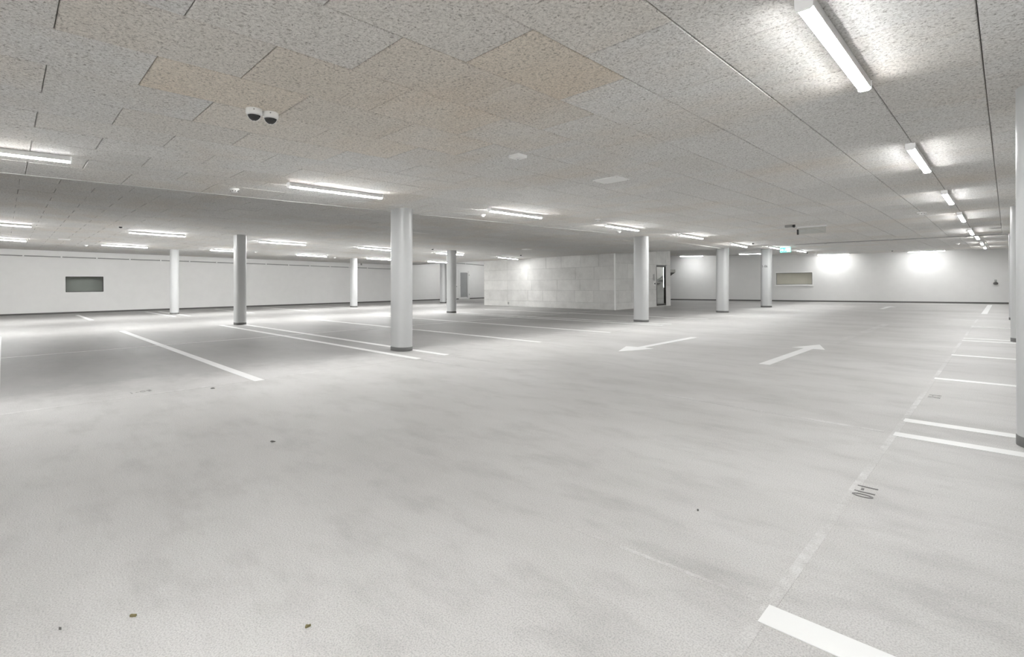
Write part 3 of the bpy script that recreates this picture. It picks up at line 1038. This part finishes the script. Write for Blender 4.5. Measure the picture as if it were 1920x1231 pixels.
def round_detector(x, y, label, kind, r=.055, dark=False, group=None, drop=0.0):
    z = z_ceil(x, y)+.004
    t = thing(kind, label, 'sensor' if kind != 'smoke_detector' else 'smoke detector', (x, y, z), group)
    MB().lathe([(r*.9, -.020), (r, -.014), (r, 0)], n=20).obj('base', 'white', t, smooth=True)
    if kind == 'smoke_detector':
        ch = MB().lathe([(r*.45, -.056), (r*.68, -.050), (r*.72, -.034), (r*.80, -.030), (r*.82, -.018)], n=20).obj('chamber', 'white', t, smooth=True)
        for i in range(8):
            a = i*math.pi/4
            MB().box(-.008, .008, -.002, .002, -.046, -.036).xform(Matrix.Rotation(a, 4, 'Z') @ Matrix.Translation((0, r*.72, 0))).obj('slot', 'dark', ch)
    else:
        R = r*.72
        MB().lathe([(max(.001, R*math.sin(a)), -.018-R*.9*math.cos(a)) for a in [math.pi/2*i/6 for i in range(7)]], n=18).obj('lens', 'dark' if dark else 'white', t, smooth=True)
    return t
round_detector(-7.70, 2.29, 'white smoke detector with dark slots above the ceiling step at the left', 'smoke_detector', .062)
round_detector(-6.26, 9.0, 'white round detector on the main ceiling, left of the fourth step lamp', 'smoke_detector', .06)
round_detector(-1.225, 13.1, 'pale round detector beside the third lamp of the right-hand row', 'smoke_detector', .085)
round_detector(-7.40, 6.70, 'white motion sensor by the step, left of the third step lamp', 'motion_sensor', .055)
round_detector(-7.40, 11.62, 'white motion sensor below the fourth step lamp', 'motion_sensor', .055)
round_detector(-6.04, 17.6, 'dark-eyed sensor right of the sixth step lamp', 'motion_sensor', .055, True)
round_detector(-6.75, 28.3, 'white sensor beyond the exit sign, near the back wall', 'motion_sensor', .06)
round_detector(-7.24, 28.75, 'dark-eyed sensor beyond the exit sign, near the back wall', 'motion_sensor', .06, True)
round_detector(-17.12, 2.26, 'dark-eyed sensor above the second lamp of the nearer left row', 'motion_sensor', .06, True)
round_detector(-25.6, 2.3, 'white sensor left of the second lamp of the far left row', 'motion_sensor', .07)
round_detector(-23.72, 7.9, 'white sensor right of the lamp behind the dark-sided column', 'motion_sensor', .07)
round_detector(-24.7, 12.05, 'white sensor right of the fourth lamp of the far left row', 'motion_sensor', .07)
round_detector(-24.6, 16.6, 'white sensor left of the lamp above the white door', 'motion_sensor', .07)
round_detector(-16.14, 11.92, 'dark-eyed sensor just right of the large column', 'motion_sensor', .06, True)
round_detector(-15.5, 16.3, 'dark-eyed sensor in front of the concrete core', 'motion_sensor', .07, True)
round_detector(-3.9, 29.8, 'dark-eyed sensor left of the right-hand back wall lamp', 'motion_sensor', .06, True)
round_detector(-1.37, 26.2, 'white sensor left of the far end of the right-hand lamp row', 'motion_sensor', .07)

def flat_plate(x, y, label):
    t = thing('cover_plate', label, 'plate', (x, y, z_ceil(x, y)+.004))
    MB().cbox(-.13, .13, -.16, .16, -.03, 0, .006).obj('cover', 'white', t)
    MB().cbox(-.09, .09, -.12, .12, -.036, -.028, .004).obj('inner_field', 'housing', t)
flat_plate(-23.13, 1.5, 'pale plate on the left ceiling above the dark wall window')
flat_plate(-13.36, 14.4, 'pale plate on the left ceiling before the concrete core')

# clear hanging sign with a black end block
sx, sy = -3.42, 14.0
z = z_main(sx, sy)
t = thing('hanging_sign', 'clear unlit sign panel hanging from the ceiling of the lane', 'sign', (sx, sy, z))
MB().cbox(-.32, .32, -.03, .03, -.035, .004, .006).obj('carrier', 'housing', t)
MB().cbox(-.30, .30, -.006, .006, -.19, -.03, .002).obj('panel', 'acrylic', t)
MB().cbox(-.325, -.295, -.035, .035, -.20, -.07, .004).obj('end_block', 'dark', t)
t = thing('junction_box', 'dark box with a nozzle on the ceiling left of the clear hanging sign', 'box', (-3.77, 13.5, z_main(-3.77, 13.5)+.003))
MB().cbox(-.10, .06, -.06, .06, -.06, 0, .008).obj('body', 'grey', t)
MB().lathe([(.02, -.07), (.03, -.05), (.03, 0)], .09, 0, 12).obj('nozzle', 'dark', t)

# green exit sign
ex, ey = -6.48, 22.6
z = z_rear(ex, ey)
t = thing('exit_sign', 'green and white lit emergency exit sign under the far ceiling', 'sign', (ex, ey, z))
MB().cbox(-.20, .20, -.03, .03, -.04, .004, .006).obj('carrier', 'housing', t)
MB().cbox(-.20, .20, -.010, .010, -.235, -.035, .003).obj('sign_plate', 'green', t)
mb = MB()   # white doorway field on the right
mb.box(.06, .185, -.0135, -.0095, -.222, -.055)
mb.obj('doorway_symbol', 'signw', t)
mb = MB()   # arrow pointing to it
mb.add([(-.19, -.013, -.16), (-.19, -.013, -.12), (-.12, -.013, -.12), (-.12, -.013, -.09), (-.06, -.013, -.14), (-.12, -.013, -.19), (-.12, -.013, -.16)], [(0, 6, 2, 1), (6, 5, 4, 3, 2)])
mb.obj('arrow_symbol', 'signw', t)
mb = MB()   # running figure
mb.lathe([(.004, -.082), (.013, -.075), (.013, -.065), (.004, -.058)], .025, -.012, 10)
for a, b, r in (((.02, -.125), (.012, -.09), .013), ((.02, -.13), (.052, -.165), .008), ((.052, -.165), (.045, -.215), .008), ((.015, -.13), (-.005, -.17), .008), ((-.005, -.17), (-.045, -.18), .008), ((.015, -.092), (.055, -.115), .006), ((.01, -.092), (-.03, -.115), .006)):
    mb.tube((a[0], -.011, a[1]), (b[0], -.011, b[1]), r, 6)
mb.obj('figure_symbol', 'signw', t)

# ------------------------------------------------------------------ things on the walls
def wall_pt(y, off, z): return Vector((x_wall(y)+off, y, z))
t = thing('cable_conduit', 'long grey conduit with clips high on the left wall', 'conduit', tuple(wall_pt(0, 0, 2.6)))
def local(t, p): return Vector(p)-Vector(t.location)
pts = [(-4.9, 2.73), (0, 2.635), (10.7, 2.43), (19.0, 2.235)]
for (ya, za), (yb, zb) in zip(pts, pts[1:]):
    MB().tube(local(t, wall_pt(ya, .03, za)), local(t, wall_pt(yb, .03, zb)), .022, 8).obj('pipe', 'grey', t)
for i in range(15):
    y = -.6+i*1.25
    z = lerp(y, pts)
    MB().box(-.01, .06, -.03, .03, -.04, .05).xform(Matrix.Translation(local(t, wall_pt(y, 0, z)))).obj('pipe_clip', 'light', t)
t = thing('cable_conduit', 'short conduit above the white door in the far left corner', 'conduit', tuple(wall_pt(24, 0, 2.7)))
MB().tube(local(t, wall_pt(22.0, .03, 2.83)), local(t, wall_pt(28.0, .03, 2.59)), .022, 8).obj('pipe', 'grey', t)
for y in (23.0, 25.0, 27.0):
    MB().box(-.01, .06, -.03, .03, -.04, .05).xform(Matrix.Translation(local(t, wall_pt(y, 0, 2.83-.04*(y-22))))).obj('pipe_clip', 'light', t)
t = thing('door_button', 'small grey push button left of the white door', 'button', tuple(wall_pt(24.15, 0, 1.0)))
MB().cbox(-.01, .04, -.06, .06, -.09, .12, .01).obj('plate', 'white', t)
MB().cbox(.03, .06, -.04, .04, -.06, .02, .01).obj('push_plate', 'grey', t)
t = thing('wall_bracket', 'small dark bracket under the conduit on the left wall', 'bracket', tuple(wall_pt(16.5, 0, 2.47)))
MB().cbox(-.01, .05, -.04, .04, 0, .12, .008).obj('plate', 'grey', t)
MB().tube((.02, 0, .03), (.12, 0, 0), .015, 8).obj('arm', 'grey', t)
# tap on the back wall
bx_ = -.39
t = thing('wall_hydrant', 'small dark fitting on the back wall near the right edge', 'fitting', (bx_, y_back(bx_), .93))
MB().cbox(-.04, .04, -.015, .01, .08, .20, .008).obj('wall_plate', 'grey', t)
MB().tube((0, 0, .16), (0, -.10, .13), .02, 10).obj('valve', 'steel', t)
MB().lathe([(.05, -.03), (.085, 0), (.085, .05), (.04, .09)], 0, -.10, 14).obj('handwheel', 'base', t, smooth=True)
print('boards', n1, n2, n3)
